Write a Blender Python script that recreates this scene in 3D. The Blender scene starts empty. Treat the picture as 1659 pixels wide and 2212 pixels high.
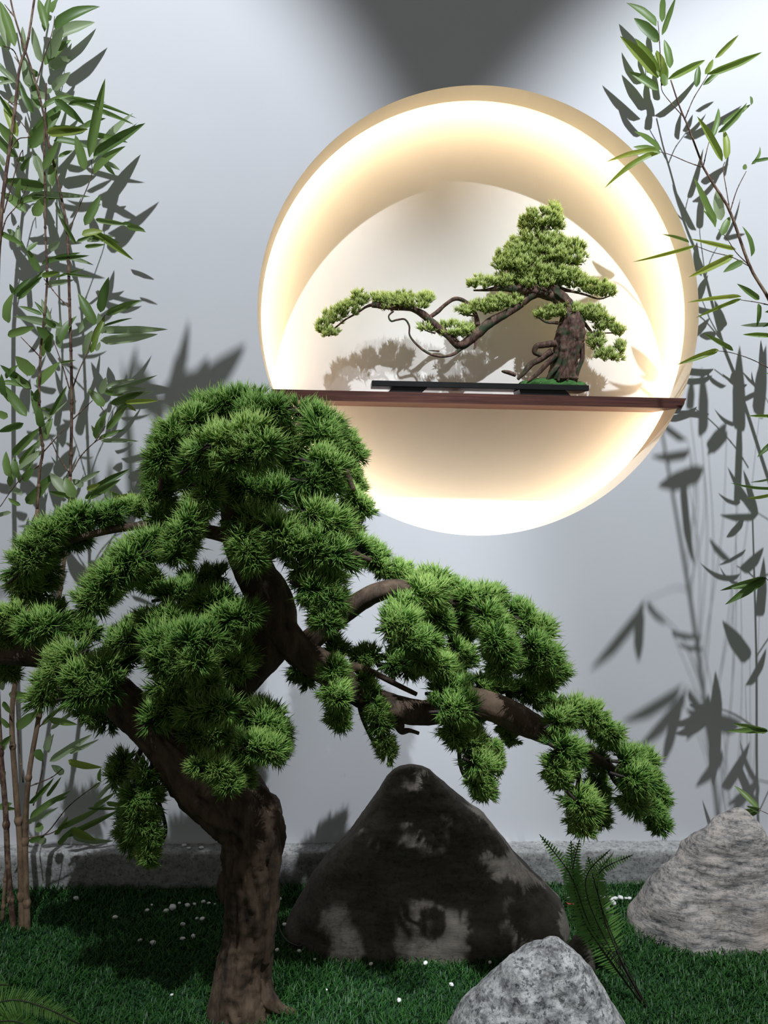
import bpy, math, random
import numpy as np
from mathutils import Vector, Matrix, noise as mn

rng = np.random.default_rng(7)
random.seed(7)
scene = bpy.context.scene
COL = scene.collection

# ------------------------------------------------------------------ camera, world, lights, exposure
F_PX, W_PX, H_PX = 1725.0, 1659.0, 2212.0
CAM = np.array([0.0, -2.712, 1.4415])
YAW, PITCH, ROLL = 0.0505, -0.0602, 0.0176
cy, sy, cp, sp = math.cos(YAW), math.sin(YAW), math.cos(PITCH), math.sin(PITCH)
FWD = np.array([sy * cp, cy * cp, sp])
_r = np.array([cy, -sy, 0.0]); _u = np.cross(_r, FWD)
RIGHT = math.cos(ROLL) * _r + math.sin(ROLL) * _u
UP = -math.sin(ROLL) * _r + math.cos(ROLL) * _u
cam_data = bpy.data.cameras.new('camera')
cam_data.sensor_fit = 'VERTICAL'; cam_data.sensor_height = 24.0
cam_data.lens = 24.0 * F_PX / H_PX
cam = bpy.data.objects.new('camera', cam_data); COL.objects.link(cam)
cam.matrix_world = Matrix(((RIGHT[0], UP[0], -FWD[0], CAM[0]), (RIGHT[1], UP[1], -FWD[1], CAM[1]),
                           (RIGHT[2], UP[2], -FWD[2], CAM[2]), (0, 0, 0, 1)))
scene.camera = cam

world = bpy.data.worlds.new('room_light'); scene.world = world
world.use_nodes = True
world.node_tree.nodes['Background'].inputs[0].default_value = (1.0, 0.985, 0.97, 1)
world.node_tree.nodes['Background'].inputs[1].default_value = 0.15

L1_POS, L2_POS = Vector((-0.75, -2.8, 5.7)), Vector((1.47, -2.8, 5.8))
def spot(name, pos, aim, power, half_deg, blend, col, radius=0.03):
    d = bpy.data.lights.new(name, 'SPOT'); d.energy = power; d.spot_size = math.radians(2 * half_deg)
    d.spot_blend = blend; d.color = col; d.shadow_soft_size = radius
    o = bpy.data.objects.new(name, d); COL.objects.link(o)
    o.location = pos; o.rotation_euler = (Vector(aim) - Vector(pos)).to_track_quat('-Z', 'Y').to_euler()
    return o
spot('ceiling_spotlight', L1_POS, (-1.10, 0, 1.25), 930, 20.5, 0.45, (0.89, 0.94, 1.0), 0.03)
spot('ceiling_spotlight', L2_POS, (1.75, 0, 0.45), 1330, 22.5, 0.45, (0.89, 0.94, 1.0), 0.03)

vs = scene.view_settings
vs.view_transform = 'Standard'; vs.look = 'None'; vs.gamma = 1.0; vs.use_curve_mapping = False
vs.exposure = 0.0
try:
    scene.cycles.use_denoising = True
    scene.cycles.sample_clamp_indirect = 6.0
except Exception:
    pass
LED_STRENGTH = 31.0

# ------------------------------------------------------------------ helpers
def at(px, py, Y):
    """point of the depth plane y=Y seen at picture position px,py (1659x2212)"""
    d = FWD + RIGHT * ((px - W_PX / 2) / F_PX) + UP * ((H_PX / 2 - py) / F_PX)
    return CAM + d * ((Y - CAM[1]) / d[1])
def on_ground(px, py, z=0.0):
    d = FWD + RIGHT * ((px - W_PX / 2) / F_PX) + UP * ((H_PX / 2 - py) / F_PX)
    return CAM + d * ((z - CAM[2]) / d[2])
def m_per_px(Y):
    return (Y - CAM[1]) / F_PX

class MB:
    def __init__(self): self.v = []; self.f = []; self.n = 0; self.tint = []
    def add(self, v, f, tint=None):
        v = np.asarray(v, float)
        self.v.append(v); self.f.extend([[i + self.n for i in q] for q in f]); self.n += len(v)
        self.tint.append(np.full(len(v), 0.5) if tint is None else np.asarray(tint, float))
    def mesh(self, name, smooth=True):
        me = bpy.data.meshes.new(name)
        v = np.concatenate(self.v)
        me.from_pydata(v.tolist(), [], self.f)
        if smooth: me.polygons.foreach_set('use_smooth', [True] * len(me.polygons))
        return me

def fast_mesh(name, v, tris, tint, smooth=False):
    me = bpy.data.meshes.new(name)
    v = np.ascontiguousarray(v, np.float32); tris = np.ascontiguousarray(tris, np.int32)
    me.vertices.add(len(v)); me.vertices.foreach_set('co', v.ravel())
    me.loops.add(tris.size); me.loops.foreach_set('vertex_index', tris.ravel())
    me.polygons.add(len(tris)); me.polygons.foreach_set('loop_start', np.arange(0, tris.size, 3, dtype=np.int32))
    me.update(calc_edges=True)
    if smooth: me.polygons.foreach_set('use_smooth', np.ones(len(tris), bool))
    a = me.attributes.new('tint', 'FLOAT', 'POINT'); a.data.foreach_set('value', np.ascontiguousarray(tint, np.float32))
    return me

def link(name, me, mat, parent=None, kind=None, label=None):
    o = bpy.data.objects.new(name, me); COL.objects.link(o)
    if mat is not None and len(me.materials) == 0: me.materials.append(mat)
    if parent is not None:
        o.parent = parent
        if parent.type == 'EMPTY': o.location = -parent.location
    if kind: o['kind'] = kind
    if label: o['label'] = label
    return o
def tag(o, label, cat, group=None, kind=None):
    o['label'] = label; o['category'] = cat
    if group: o['group'] = group
    if kind: o['kind'] = kind
    return o
def thing(name, label, cat, loc, group=None):
    o = bpy.data.objects.new(name, None); COL.objects.link(o); o.location = tuple(loc)
    o.empty_display_size = 0.05
    return tag(o, label, cat, group)

def catmull(pts, n):
    P = np.asarray(pts, float)
    if len(P) == 2:
        t = np.linspace(0, 1, n)[:, None]; return P[0] * (1 - t) + P[1] * t
    Q = np.vstack([2 * P[0] - P[1], P, 2 * P[-1] - P[-2]])
    seg = np.linalg.norm(np.diff(P[:, :3], axis=0), axis=1); cum = np.concatenate([[0], np.cumsum(seg)])
    s = np.linspace(0, cum[-1], n); out = []
    for x in s:
        i = min(np.searchsorted(cum, x, 'right') - 1, len(P) - 2); t = (x - cum[i]) / max(seg[i], 1e-9)
        a, b, c, d = Q[i], Q[i + 1], Q[i + 2], Q[i + 3]
        out.append(.5 * (2 * b + (c - a) * t + (2 * a - 5 * b + 4 * c - d) * t * t + (3 * b - a - 3 * c + d) * t ** 3))
    return np.array(out)

def tube(mb, pts, radii, seg=10, n=None, disp=None, cap=True):
    """swept tube: pts (k,3) with a radius each, resampled; disp(theta, s, p) -> radius factor"""
    P4 = np.c_[np.asarray(pts, float), np.asarray(radii, float)]
    if n is None: n = max(len(P4) * 4, 6)
    C = catmull(P4, n); p = C[:, :3]; r = np.maximum(C[:, 3], 1e-4)
    T = np.gradient(p, axis=0); T /= np.linalg.norm(T, axis=1)[:, None] + 1e-12
    ref = np.array([0, -1, 0.]) if abs(T[0][1]) < .9 else np.array([1, 0, 0.])
    U = np.cross(T[0], ref); U /= np.linalg.norm(U)
    s = np.concatenate([[0], np.cumsum(np.linalg.norm(np.diff(p, axis=0), axis=1))])
    V = []; th = np.linspace(0, 2 * np.pi, seg, endpoint=False)
    for i in range(n):
        U = U - T[i] * (U @ T[i]); U /= np.linalg.norm(U) + 1e-12
        B = np.cross(T[i], U)
        dirs = np.cos(th)[:, None] * U + np.sin(th)[:, None] * B
        rr = np.full(seg, r[i])
        if disp is not None: rr = np.array([r[i] * disp(t, s[i], p[i] + d * r[i]) for t, d in zip(th, dirs)])
        V.append(p[i] + dirs * rr[:, None])
    V = np.concatenate(V); Fc = []
    for i in range(n - 1):
        for j in range(seg):
            k = (j + 1) % seg
            Fc.append((i * seg + j, i * seg + k, (i + 1) * seg + k, (i + 1) * seg + j))
    if cap:
        a = len(V); V = np.vstack([V, p[0] - T[0] * r[0] * .3, p[-1] + T[-1] * r[-1] * .3])
        for j in range(seg):
            k = (j + 1) % seg
            Fc.append((a, k, j)); Fc.append((a + 1, (n - 1) * seg + j, (n - 1) * seg + k))
    mb.add(V, Fc)

def box_mesh(name, lo, hi, bevel=0.0):
    import bmesh
    bm = bmesh.new(); bmesh.ops.create_cube(bm, size=1)
    lo, hi = Vector(lo), Vector(hi)
    for v in bm.verts: v.co = Vector((lo[i] + (v.co[i] + .5) * (hi[i] - lo[i]) for i in range(3)))
    if bevel: bmesh.ops.bevel(bm, geom=bm.edges[:], offset=bevel, segments=2, affect='EDGES')
    me = bpy.data.meshes.new(name); bm.to_mesh(me); bm.free(); return me

# ------------------------------------------------------------------ materials
def new_mat(name):
    m = bpy.data.materials.new(name); m.use_nodes = True
    nt = m.node_tree; b = nt.nodes['Principled BSDF']; return m, nt, b
def N(nt, typ, **kw):
    n = nt.nodes.new(typ)
    for k, v in kw.items():
        if hasattr(n, k): setattr(n, k, v)
        else: n.inputs[k.replace('_', ' ')].default_value = v
    return n
def ramp(nt, fac, stops):
    r = nt.nodes.new('ShaderNodeValToRGB'); e = r.color_ramp.elements
    while len(e) > 1: e.remove(e[-1])
    e[0].position = stops[0][0]; e[0].color = (*stops[0][1], 1)
    for p, c in stops[1:]:
        q = e.new(p); q.color = (*c, 1)
    nt.links.new(fac, r.inputs[0]); return r.outputs[0]
def coords(nt, scale=(1, 1, 1), rot=(0, 0, 0)):
    t = nt.nodes.new('ShaderNodeTexCoord'); m = nt.nodes.new('ShaderNodeMapping')
    m.inputs['Scale'].default_value = scale; m.inputs['Rotation'].default_value = rot
    nt.links.new(t.outputs['Object'], m.inputs[0]); return m.outputs[0]
def noise_tex(nt, vec, scale, detail=6, rough=.6):
    n = nt.nodes.new('ShaderNodeTexNoise'); n.inputs['Scale'].default_value = scale
    n.inputs['Detail'].default_value = detail; n.inputs['Roughness'].default_value = rough
    nt.links.new(vec, n.inputs['Vector']); return n.outputs['Fac']
def bump(nt, b, h, strength, dist=.01):
    k = nt.nodes.new('ShaderNodeBump'); k.inputs['Strength'].default_value = strength
    k.inputs['Distance'].default_value = dist
    nt.links.new(h, k.inputs['Height']); nt.links.new(k.outputs[0], b.inputs['Normal'])
def mix(nt, fac, a, c, mode='MIX'):
    m = nt.nodes.new('ShaderNodeMix'); m.data_type = 'RGBA'; m.blend_type = mode
    if isinstance(fac, float): m.inputs[0].default_value = fac
    else: nt.links.new(fac, m.inputs[0])
    for sock, val in ((m.inputs[6], a), (m.inputs[7], c)):
        if isinstance(val, tuple): sock.default_value = (*val, 1)
        else: nt.links.new(val, sock)
    return m.outputs[2]

def mat_plain(name, col, rough=.6, var=.15, scale=30, bumps=.1):
    m, nt, b = new_mat(name); v = coords(nt)
    n = noise_tex(nt, v, scale)
    lo = tuple(c * (1 - var) for c in col); hi = tuple(min(1, c * (1 + var)) for c in col)
    nt.links.new(ramp(nt, n, [(.3, lo), (.7, hi)]), b.inputs['Base Color'])
    b.inputs['Roughness'].default_value = rough
    bump(nt, b, n, bumps, .002)
    return m

def mat_wall():
    m, nt, b = new_mat('wall_paint'); v = coords(nt)
    n = noise_tex(nt, v, 1.3, 4); n2 = noise_tex(nt, v, 60, 3)
    base = ramp(nt, n, [(.3, (.655, .665, .70)), (.7, (.70, .71, .745))])
    spk = ramp(nt, noise_tex(nt, v, 24, 2, .4), [(.745, (1, 1, 1)), (.80, (.72, .68, .64))])
    # scuffs gather low on the wall
    sep = nt.nodes.new('ShaderNodeSeparateXYZ'); nt.links.new(v, sep.inputs[0])
    low = nt.nodes.new('ShaderNodeMapRange'); low.inputs[1].default_value = .55; low.inputs[2].default_value = .15
    nt.links.new(sep.outputs['Z'], low.inputs[0])
    nt.links.new(mix(nt, low.outputs[0], base, mix(nt, 1.0, base, spk, 'MULTIPLY')), b.inputs['Base Color'])
    b.inputs['Roughness'].default_value = .75
    bump(nt, b, n2, .06, .002); return m
def mat_niche():
    return mat_plain('niche_plaster', (.80, .78, .75), .7, .012, 8, .04)
def mat_led():
    m, nt, b = new_mat('warm_led'); b.inputs['Base Color'].default_value = (1, .8, .5, 1)
    b.inputs['Emission Color'].default_value = (1.0, .77, .50, 1); b.inputs['Emission Strength'].default_value = LED_STRENGTH
    return m
def mat_wood():
    m, nt, b = new_mat('reddish_brown_wood'); v = coords(nt, (2.5, 40, 60))
    n = noise_tex(nt, v, 3, 8)
    nt.links.new(ramp(nt, n, [(.3, (.042, .012, .009)), (.55, (.085, .026, .018)), (.75, (.13, .045, .03))]), b.inputs['Base Color'])
    b.inputs['Roughness'].default_value = .5; bump(nt, b, n, .25, .002); return m
def mat_bark(name, dark, mid, light, s=1.0):
    m, nt, b = new_mat(name)
    v = coords(nt, (14 * s, 14 * s, 4 * s)); v2 = coords(nt)
    n = noise_tex(nt, v, 2.2, 10, .68); n2 = noise_tex(nt, v2, 9 * s, 4)
    c = ramp(nt, n, [(.32, dark), (.5, mid), (.72, light)])
    c2 = mix(nt, ramp(nt, n2, [(.5, (0, 0, 0)), (.72, (1, 1, 1))]), c, light)
    nt.links.new(c2, b.inputs['Base Color']); b.inputs['Roughness'].default_value = .82
    bump(nt, b, n, .7, .006 / s); return m
def mat_needles(name, base, mid, tip, trans=.25):
    m, nt, b = new_mat(name)
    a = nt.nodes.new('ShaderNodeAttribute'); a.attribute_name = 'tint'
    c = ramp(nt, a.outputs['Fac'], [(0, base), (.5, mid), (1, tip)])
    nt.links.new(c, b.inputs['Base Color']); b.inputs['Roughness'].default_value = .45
    b.inputs['Specular IOR Level'].default_value = .35
    t = nt.nodes.new('ShaderNodeBsdfTranslucent'); nt.links.new(c, t.inputs[0])
    x = nt.nodes.new('ShaderNodeMixShader'); x.inputs[0].default_value = trans
    out = nt.nodes['Material Output']
    nt.links.new(b.outputs[0], x.inputs[1]); nt.links.new(t.outputs[0], x.inputs[2]); nt.links.new(x.outputs[0], out.inputs[0])
    return m
def mat_leaf(name, lo, hi, trans=.35):
    m, nt, b = new_mat(name)
    oi = nt.nodes.new('ShaderNodeObjectInfo'); v = coords(nt, (30, 3, 30))
    n = noise_tex(nt, v, 2, 4)
    c = ramp(nt, oi.outputs['Random'], [(0, lo), (1, hi)])
    c = mix(nt, .5, c, ramp(nt, n, [(.3, (.55, .55, .55)), (.7, (1, 1, 1))]), 'MULTIPLY')
    nt.links.new(c, b.inputs['Base Color']); b.inputs['Roughness'].default_value = .42
    t = nt.nodes.new('ShaderNodeBsdfTranslucent'); nt.links.new(c, t.inputs[0])
    x = nt.nodes.new('ShaderNodeMixShader'); x.inputs[0].default_value = trans
    nt.links.new(b.outputs[0], x.inputs[1]); nt.links.new(t.outputs[0], x.inputs[2])
    nt.links.new(x.outputs[0], nt.nodes['Material Output'].inputs[0]); return m
def mat_rock(name, stops, scale, streak, speck=None, bstr=.6, rot=(0, 0, 0)):
    m, nt, b = new_mat(name)
    v = coords(nt, streak, rot); v2 = coords(nt)
    n = noise_tex(nt, v, scale, 12, .72); n2 = noise_tex(nt, v2, 4, 4)
    c = ramp(nt, n, stops)
    gr = ramp(nt, noise_tex(nt, v2, 75, 4, .75), [(.36, (.50, .49, .48)), (.50, (1, 1, 1)), (.66, (1.0, .99, .97))])
    c = mix(nt, 1.0, c, gr, 'MULTIPLY')
    if speck:
        sp_ = ramp(nt, noise_tex(nt, v2, speck[0], 3, .7), [(speck[1], (1, 1, 1)), (speck[1] + .06, speck[2])])
        c = mix(nt, 1.0, c, sp_, 'MULTIPLY')
    if len(stops) > 3:
        c = mix(nt, ramp(nt, n2, [(.52, (0, 0, 0)), (.68, (.7, .7, .7))]), c, stops[-1][1])
    nt.links.new(c, b.inputs['Base Color']); b.inputs['Roughness'].default_value = .8
    bump(nt, b, n, bstr, .008); return m

M_REVEAL = mat_plain('reveal_bounce_tint', (.93, .87, .76), .6, .01, 8, .03)  # strip light bounced off the panel is put into this paler, warmer colour
M_WALL, M_NICHE, M_LED, M_WOOD = mat_wall(), mat_niche(), mat_led(), mat_wood()
M_BARK = mat_bark('pine_bark', (.016, .010, .006), (.070, .044, .026), (.15, .10, .064))
M_TWIG = mat_plain('dark_twig', (.018, .011, .008), .7, .3, 60)
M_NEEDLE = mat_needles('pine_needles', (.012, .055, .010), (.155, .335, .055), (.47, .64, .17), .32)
M_BONSAI_LEAF = mat_needles('bonsai_foliage', (.14, .20, .04), (.50, .62, .17), (.80, .88, .40), .55)
M_BONSAI_BARK = mat_bark('bonsai_bark', (.015, .007, .005), (.075, .035, .024), (.20, .12, .09), 4)
_nt = M_BONSAI_BARK.node_tree; _b = _nt.nodes['Principled BSDF']; _src = _b.inputs['Base Color'].links[0].from_socket
_nt.links.new(mix(_nt, ramp(_nt, noise_tex(_nt, coords(_nt), 28, 4), [(.50, (0, 0, 0)), (.60, (.85, .85, .85))]), _src, (.018, .045, .014)), _b.inputs['Base Color'])
M_BLACK = mat_plain('black_lacquer', (.010, .011, .011), .35, .2, 40, .03)
M_MOSS = mat_plain('moss', (.035, .12, .022), .9, .5, 90, .8)
M_WHITE = mat_plain('white_pebble', (.80, .80, .78), .45, .06, 60)
M_STEM = mat_bark('bamboo_stem', (.030, .013, .010), (.085, .042, .028), (.30, .21, .14), 3)
M_CANE = mat_bark('pale_bamboo_cane', (.06, .036, .020), (.17, .11, .065), (.30, .20, .13), 2)
M_LEAF = [mat_leaf('bamboo_leaf_green', (.10, .19, .042), (.22, .34, .09), .45),
          mat_leaf('bamboo_leaf_pale', (.26, .35, .17), (.42, .52, .29), .5),
          mat_leaf('bamboo_leaf_olive', (.20, .31, .045), (.38, .48, .09), .5)]
M_FERN = mat_leaf('fern_green', (.14, .34, .07), (.24, .44, .11), .45)
M_ROCK_BIG = mat_rock('dark_brown_rock', [(.30, (.036, .030, .025)), (.48, (.080, .067, .054)), (.62, (.115, .10, .082)), (.82, (.17, .15, .125))], 3.0, (2.4, 3, 11), bstr=.55)
M_ROCK_RIGHT = mat_rock('banded_pinkish_rock', [(.34, (.045, .044, .045)), (.44, (.24, .23, .225)), (.55, (.46, .42, .39)), (.80, (.60, .49, .41))], 4, (3, 4, 16), bstr=.8, rot=(0, .25, 0))
M_ROCK_FRONT = mat_rock('speckled_granite', [(.30, (.05, .05, .055)), (.44, (.24, .24, .245)), (.58, (.62, .62, .61)), (.85, (.54, .54, .53))], 9, (3, 3, 4.5), (55, .56, (.28, .28, .30)), .7)
M_CURB = mat_rock('grey_curb_granite', [(.32, (.22, .22, .22)), (.55, (.38, .38, .375)), (.75, (.52, .515, .505))], 16, (2, 2, 3), (70, .60, (.6, .6, .6)), .5)
M_GROUND = mat_plain('turf_backing', (.012, .045, .016), .95, .4, 20)
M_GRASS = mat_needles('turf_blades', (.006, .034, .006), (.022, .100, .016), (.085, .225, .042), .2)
M_RED = mat_plain('red_petal', (.55, .05, .06), .5)
M_CABLE = mat_plain('black_cable', (.01, .01, .01), .4)

# ------------------------------------------------------------------ setting
CX, CZ, RAD, LIP, BACK = 0.4537, 1.9513, 0.75, 0.1135, 0.215
def wall_mesh():
    x0, x1, z0, z1 = -3.2, 4.2, -0.05, 5.6
    angs = list(np.linspace(0, 2 * np.pi, 192, endpoint=False))
    angs += [math.atan2(z - CZ, x - CX) % (2 * math.pi) for x in (x0, x1) for z in (z0, z1)]
    angs = sorted(angs); V = []; Fc = []
    for a in angs:
        c, s = math.cos(a), math.sin(a)
        t = min([(x1 - CX) / c if c > 1e-9 else 1e9, (x0 - CX) / c if c < -1e-9 else 1e9,
                 (z1 - CZ) / s if s > 1e-9 else 1e9, (z0 - CZ) / s if s < -1e-9 else 1e9])
        V += [(CX + RAD * c, 0, CZ + RAD * s), (CX + t * c, 0, CZ + t * s)]
    n = len(angs)
    for i in range(n):
        j = (i + 1) % n
        Fc.append((2 * i, 2 * i + 1, 2 * j + 1, 2 * j))
    me = bpy.data.meshes.new('wall_back'); me.from_pydata(V, [], [f[::-1] for f in Fc]); return me
wall = link('wall_back', wall_mesh(), M_WALL, kind='structure')
wall['label'] = 'pale grey painted wall with a round lit opening'

def ring_profile(name, prof, mat, parent, n=192, smooth=True, label=None):
    """surface of revolution about the opening's axis; prof = [(radius, y), ...]"""
    V = []; Fc = []; th = np.linspace(0, 2 * np.pi, n, endpoint=False); k = len(prof)
    for a in th:
        for r, y in prof: V.append((CX + r * math.cos(a), y, CZ + r * math.sin(a)))
    for i in range(n):
        j = (i + 1) % n
        for q in range(k - 1): Fc.append((i * k + q, i * k + q + 1, j * k + q + 1, j * k + q))
    me = bpy.data.meshes.new(name); me.from_pydata(V, [], Fc)
    return link(name, me, mat, parent, label=label)
ring_profile('opening_reveal', [(RAD, 0), (RAD, LIP), (RAD + .012, LIP), (RAD + .012, .02)], M_REVEAL, wall, label='round reveal of the opening tinted with warm bounced light')
ring_profile('light_cove', [(RAD + .012, LIP), (RAD + .07, LIP), (RAD + .07, BACK)], M_NICHE, wall)
ring_profile('back_panel', [(0.001, BACK), (.35, BACK), (RAD + .07, BACK)], M_NICHE, wall, label='plain plaster panel at the back of the opening')
ring_profile('led_strip', [(RAD + .058, LIP + .014), (RAD + .058, LIP + .028)], M_LED, wall, label='warm glowing light strip')

fl = bpy.data.meshes.new('floor'); fl.from_pydata([(-3.2, -4, 0), (4.2, -4, 0), (4.2, .0, 0), (-3.2, 0, 0)], [], [(0, 1, 2, 3)])
floor = link('floor', fl, M_GROUND, kind='structure'); floor['label'] = 'dark green turf backing on the ground'

def curb():
    x0, x1, e, h = -3.0, 4.0, 0.069, 0.1215; nx = 1100; V = []; Fc = []
    prof = [(-e, -.01), (-e, .03), (-e, .06), (-e, .09), (-e, h - .006), (-e + .006, h), (-e + .02, h), (-e + .04, h), (0.0, h)]
    k = len(prof)
    for x in np.linspace(x0, x1, nx):
        for y, z in prof:
            d = mn.fractal(Vector((x * 30, y * 30, z * 30)), .9, 2, 3) * .0028
            d2 = mn.noise(Vector((x * 9, y * 9, z * 9 + 5))) * .003
            V.append((x, y + (d + d2 if y < -e + .02 else 0), z + (d + d2 if z > .1 else 0)))
    for i in range(nx - 1):
        for q in range(k - 1): Fc.append((i * k + q, (i + 1) * k + q, (i + 1) * k + q + 1, i * k + q + 1))
    me = bpy.data.meshes.new('baseboard_back'); me.from_pydata(V, [], Fc)
    me.polygons.foreach_set('use_smooth', [True] * len(me.polygons)); return me
cb = link('baseboard_back', curb(), M_CURB, kind='structure'); cb['label'] = 'rough grey stone kerb along the foot of the wall'

# ------------------------------------------------------------------ shelf
def shelf():
    yf, yb = -0.012, BACK - .001
    zt = 1.4415 + .2424; th = .0345
    a, b = at(585, 841, yf), at(1483, 861, yf); c, d = at(1471, 884, yf), at(597, 866, yf)
    half = math.sqrt(RAD ** 2 - (zt - CZ) ** 2); half2 = math.sqrt(RAD ** 2 - (zt - th - CZ) ** 2)
    P = [(a[0], yf, zt), (b[0], yf, zt), (c[0], yf, zt - th), (d[0], yf, zt - th),
         (a[0], -.001, zt), (b[0], -.001, zt), (c[0], -.001, zt - th), (d[0], -.001, zt - th),
         (CX - half2, -.001, zt), (CX + half2, -.001, zt), (CX + half2, -.001, zt - th), (CX - half2, -.001, zt - th),
         (CX - half2, yb, zt), (CX + half2, yb, zt), (CX + half2, yb, zt - th), (CX - half2, yb, zt - th)]
    Fc = [(0, 3, 2, 1), (0, 1, 5, 4), (3, 7, 6, 2), (0, 4, 7, 3), (1, 2, 6, 5), (4, 8, 11, 7), (9, 5, 6, 10),
          (4, 5, 9, 8), (7, 11, 10, 6), (8, 9, 13, 12), (11, 15, 14, 10), (12, 13, 14, 15), (8, 12, 15, 11), (9, 10, 14, 13)]
    me = bpy.data.meshes.new('wall_shelf'); me.from_pydata(P, [], Fc); return me, zt
me, SHELF_Z = shelf()
tag(link('wall_shelf', me, M_WOOD), 'reddish brown wooden shelf board spanning the round lit opening', 'shelf')

# ------------------------------------------------------------------ display stand
YB = 0.078
def slab(name, quad, y0, y1, mat, parent, bev=.0015):
    import bmesh
    bm = bmesh.new()
    f = [bm.verts.new((p[0], y0, p[1])) for p in quad]; bk = [bm.verts.new((p[0], y1, p[1])) for p in quad]
    n = len(quad)
    bm.faces.new(f); bm.faces.new(bk[::-1])
    for i in range(n): bm.faces.new((f[i], bk[i], bk[(i + 1) % n], f[(i + 1) % n]))
    bmesh.ops.recalc_face_normals(bm, faces=bm.faces[:])
    bmesh.ops.bevel(bm, geom=bm.edges[:], offset=bev, segments=2, affect='EDGES')
    me = bpy.data.meshes.new(name); bm.to_mesh(me); bm.free()
    return link(name, me, mat, parent)
ys0, ys1 = 0.018, 0.14
k = m_per_px(ys0)
sx0, sx1 = at(803, 830, ys0)[0], at(1273, 830, ys0)[0]
z_top = SHELF_Z + .040
stand = thing('display_stand', 'low black lacquered display bench under the small bonsai', 'stand', ((sx0 + sx1) / 2, YB, SHELF_Z))
slab('bench_top', [(sx0, z_top - .019), (sx1, z_top - .019), (sx1, z_top), (sx0, z_top)], ys0, ys1, M_BLACK, stand)
for (xa, xb, sl) in ((838, 917, 1), (1128, 1238, -1)):
    x0, x1 = at(xa, 845, ys0)[0], at(xb, 845, ys0)[0]
    o = .016
    quad = [(x0 - (o if sl > 0 else 0) * 0, SHELF_Z), (x1 - (0 if sl < 0 else .012), SHELF_Z), (x1 + (0 if sl < 0 else .012) - (.022 if sl < 0 else 0), z_top - .019), (x0 + (.016 if sl > 0 else -.008), z_top - .019)]
    slab('leg', quad, ys0 + .01, ys1 - .01, M_BLACK, stand)

# ------------------------------------------------------------------ needle foliage
def needles(centers, dirs, length, spread, per, radius, up=.12, tint0=0.0, seed=0):
    """bursts of bent three-sided needles; returns verts, triangles, tint"""
    r = np.random.default_rng(seed)
    C = np.repeat(centers, per, 0); D = np.repeat(dirs, per, 0); L = np.repeat(length, per)
    n = len(C)
    d = D + spread * r.normal(size=(n, 3)) * .7; d /= np.linalg.norm(d, axis=1)[:, None] + 1e-9
    L = L * r.uniform(.72, 1.08, n)
    C = C + r.normal(size=(n, 3)) * (L * .08)[:, None]
    bend = r.normal(size=(n, 3)) * .10; bend[:, 2] += up
    mid = C + d * (L * .55)[:, None]; tip = C + (d + bend) * L[:, None]
    ref = r.normal(size=(n, 3)); u = np.cross(d, ref); u /= np.linalg.norm(u, axis=1)[:, None] + 1e-9; w = np.cross(d, u)
    V = np.empty((n, 7, 3)); T = np.empty((n, 7))
    for j in range(3):
        a = 2 * math.pi * j / 3; o = (math.cos(a) * u + math.sin(a) * w)
        V[:, j] = C + o * (radius * .7); V[:, 3 + j] = mid + o * radius
    V[:, 6] = tip
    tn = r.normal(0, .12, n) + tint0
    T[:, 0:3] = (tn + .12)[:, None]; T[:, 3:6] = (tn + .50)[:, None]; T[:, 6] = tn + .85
    tri = []
    for j in range(3):
        q = (j + 1) % 3
        tri += [(j, q, 3 + q), (j, 3 + q, 3 + j), (3 + j, 3 + q, 6)]
    tri = np.array(tri)[None] + (np.arange(n) * 7)[:, None, None]
    return V.reshape(-1, 3), tri.reshape(-1, 3), np.clip(T, 0, 1).ravel()

# ------------------------------------------------------------------ large pine
TY = -0.675
def px_path(lst):
    """[(px, py, r_px, Y)] -> points, radii"""
    return [at(a, b, y) for a, b, r, y in lst], [r * m_per_px(y) for a, b, r, y in lst]
base_loc = on_ground(535, 2185)
pine = thing('pine_tree', 'large artificial pine with gnarled brown trunk leaning over the grass', 'tree', (base_loc[0], base_loc[1], 0))
def bark_disp(seed, amp=.16, tw=1.2):
    def f(th, s, p):
        a = th + s * tw
        q = Vector((math.cos(a) * 1.7 + seed, math.sin(a) * 1.7, s * 3.0))
        g1 = mn.noise(Vector((math.cos(a) * 2.3 + seed * 3, math.sin(a) * 2.3, s * 3.6)))
        g2 = mn.noise(Vector((math.cos(a) * 4.5 + seed * 3, math.sin(a) * 4.5 + 4, s * 5.5)))
        cut = math.exp(-(g1 / .10) ** 2) + .55 * math.exp(-(g2 / .10) ** 2)
        big = mn.noise(Vector((math.cos(a) * .8 + 9 + seed, math.sin(a) * .8, s * 6.0)))
        fine = mn.fractal(Vector(p) * 38, .8, 2, 4)
        return 1 + amp * (.35 - cut) * .62 + .12 * big + fine * .045
    return f
mb = MB()
p, r = px_path([(528, 2225, 78, TY), (525, 2170, 70, TY), (526, 2105, 62, TY), (536, 2030, 57, TY), (545, 1960, 57, TY), (545, 1895, 58, TY), (541, 1850, 63, TY), (545, 1805, 68, TY), (528, 1762, 74, TY), (482, 1722, 74, TY), (430, 1690, 66, TY), (388, 1650, 50, TY - .01), (352, 1605, 42, TY - .02), (310, 1560, 40, TY - .03), (270, 1520, 40, TY - .03), (225, 1475, 32, TY - .02), (170, 1440, 26, TY), (100, 1420, 24, TY), (40, 1412, 24, TY), (-30, 1408, 20, TY)])
tube(mb, p, r, 64, 300, bark_disp(1, .26))
p, r = px_path([(545, 1800, 50, TY), (560, 1770, 48, TY), (566, 1745, 40, TY), (556, 1728, 22, TY)])
tube(mb, p, r, 32, 24, bark_disp(5, .2))
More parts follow.
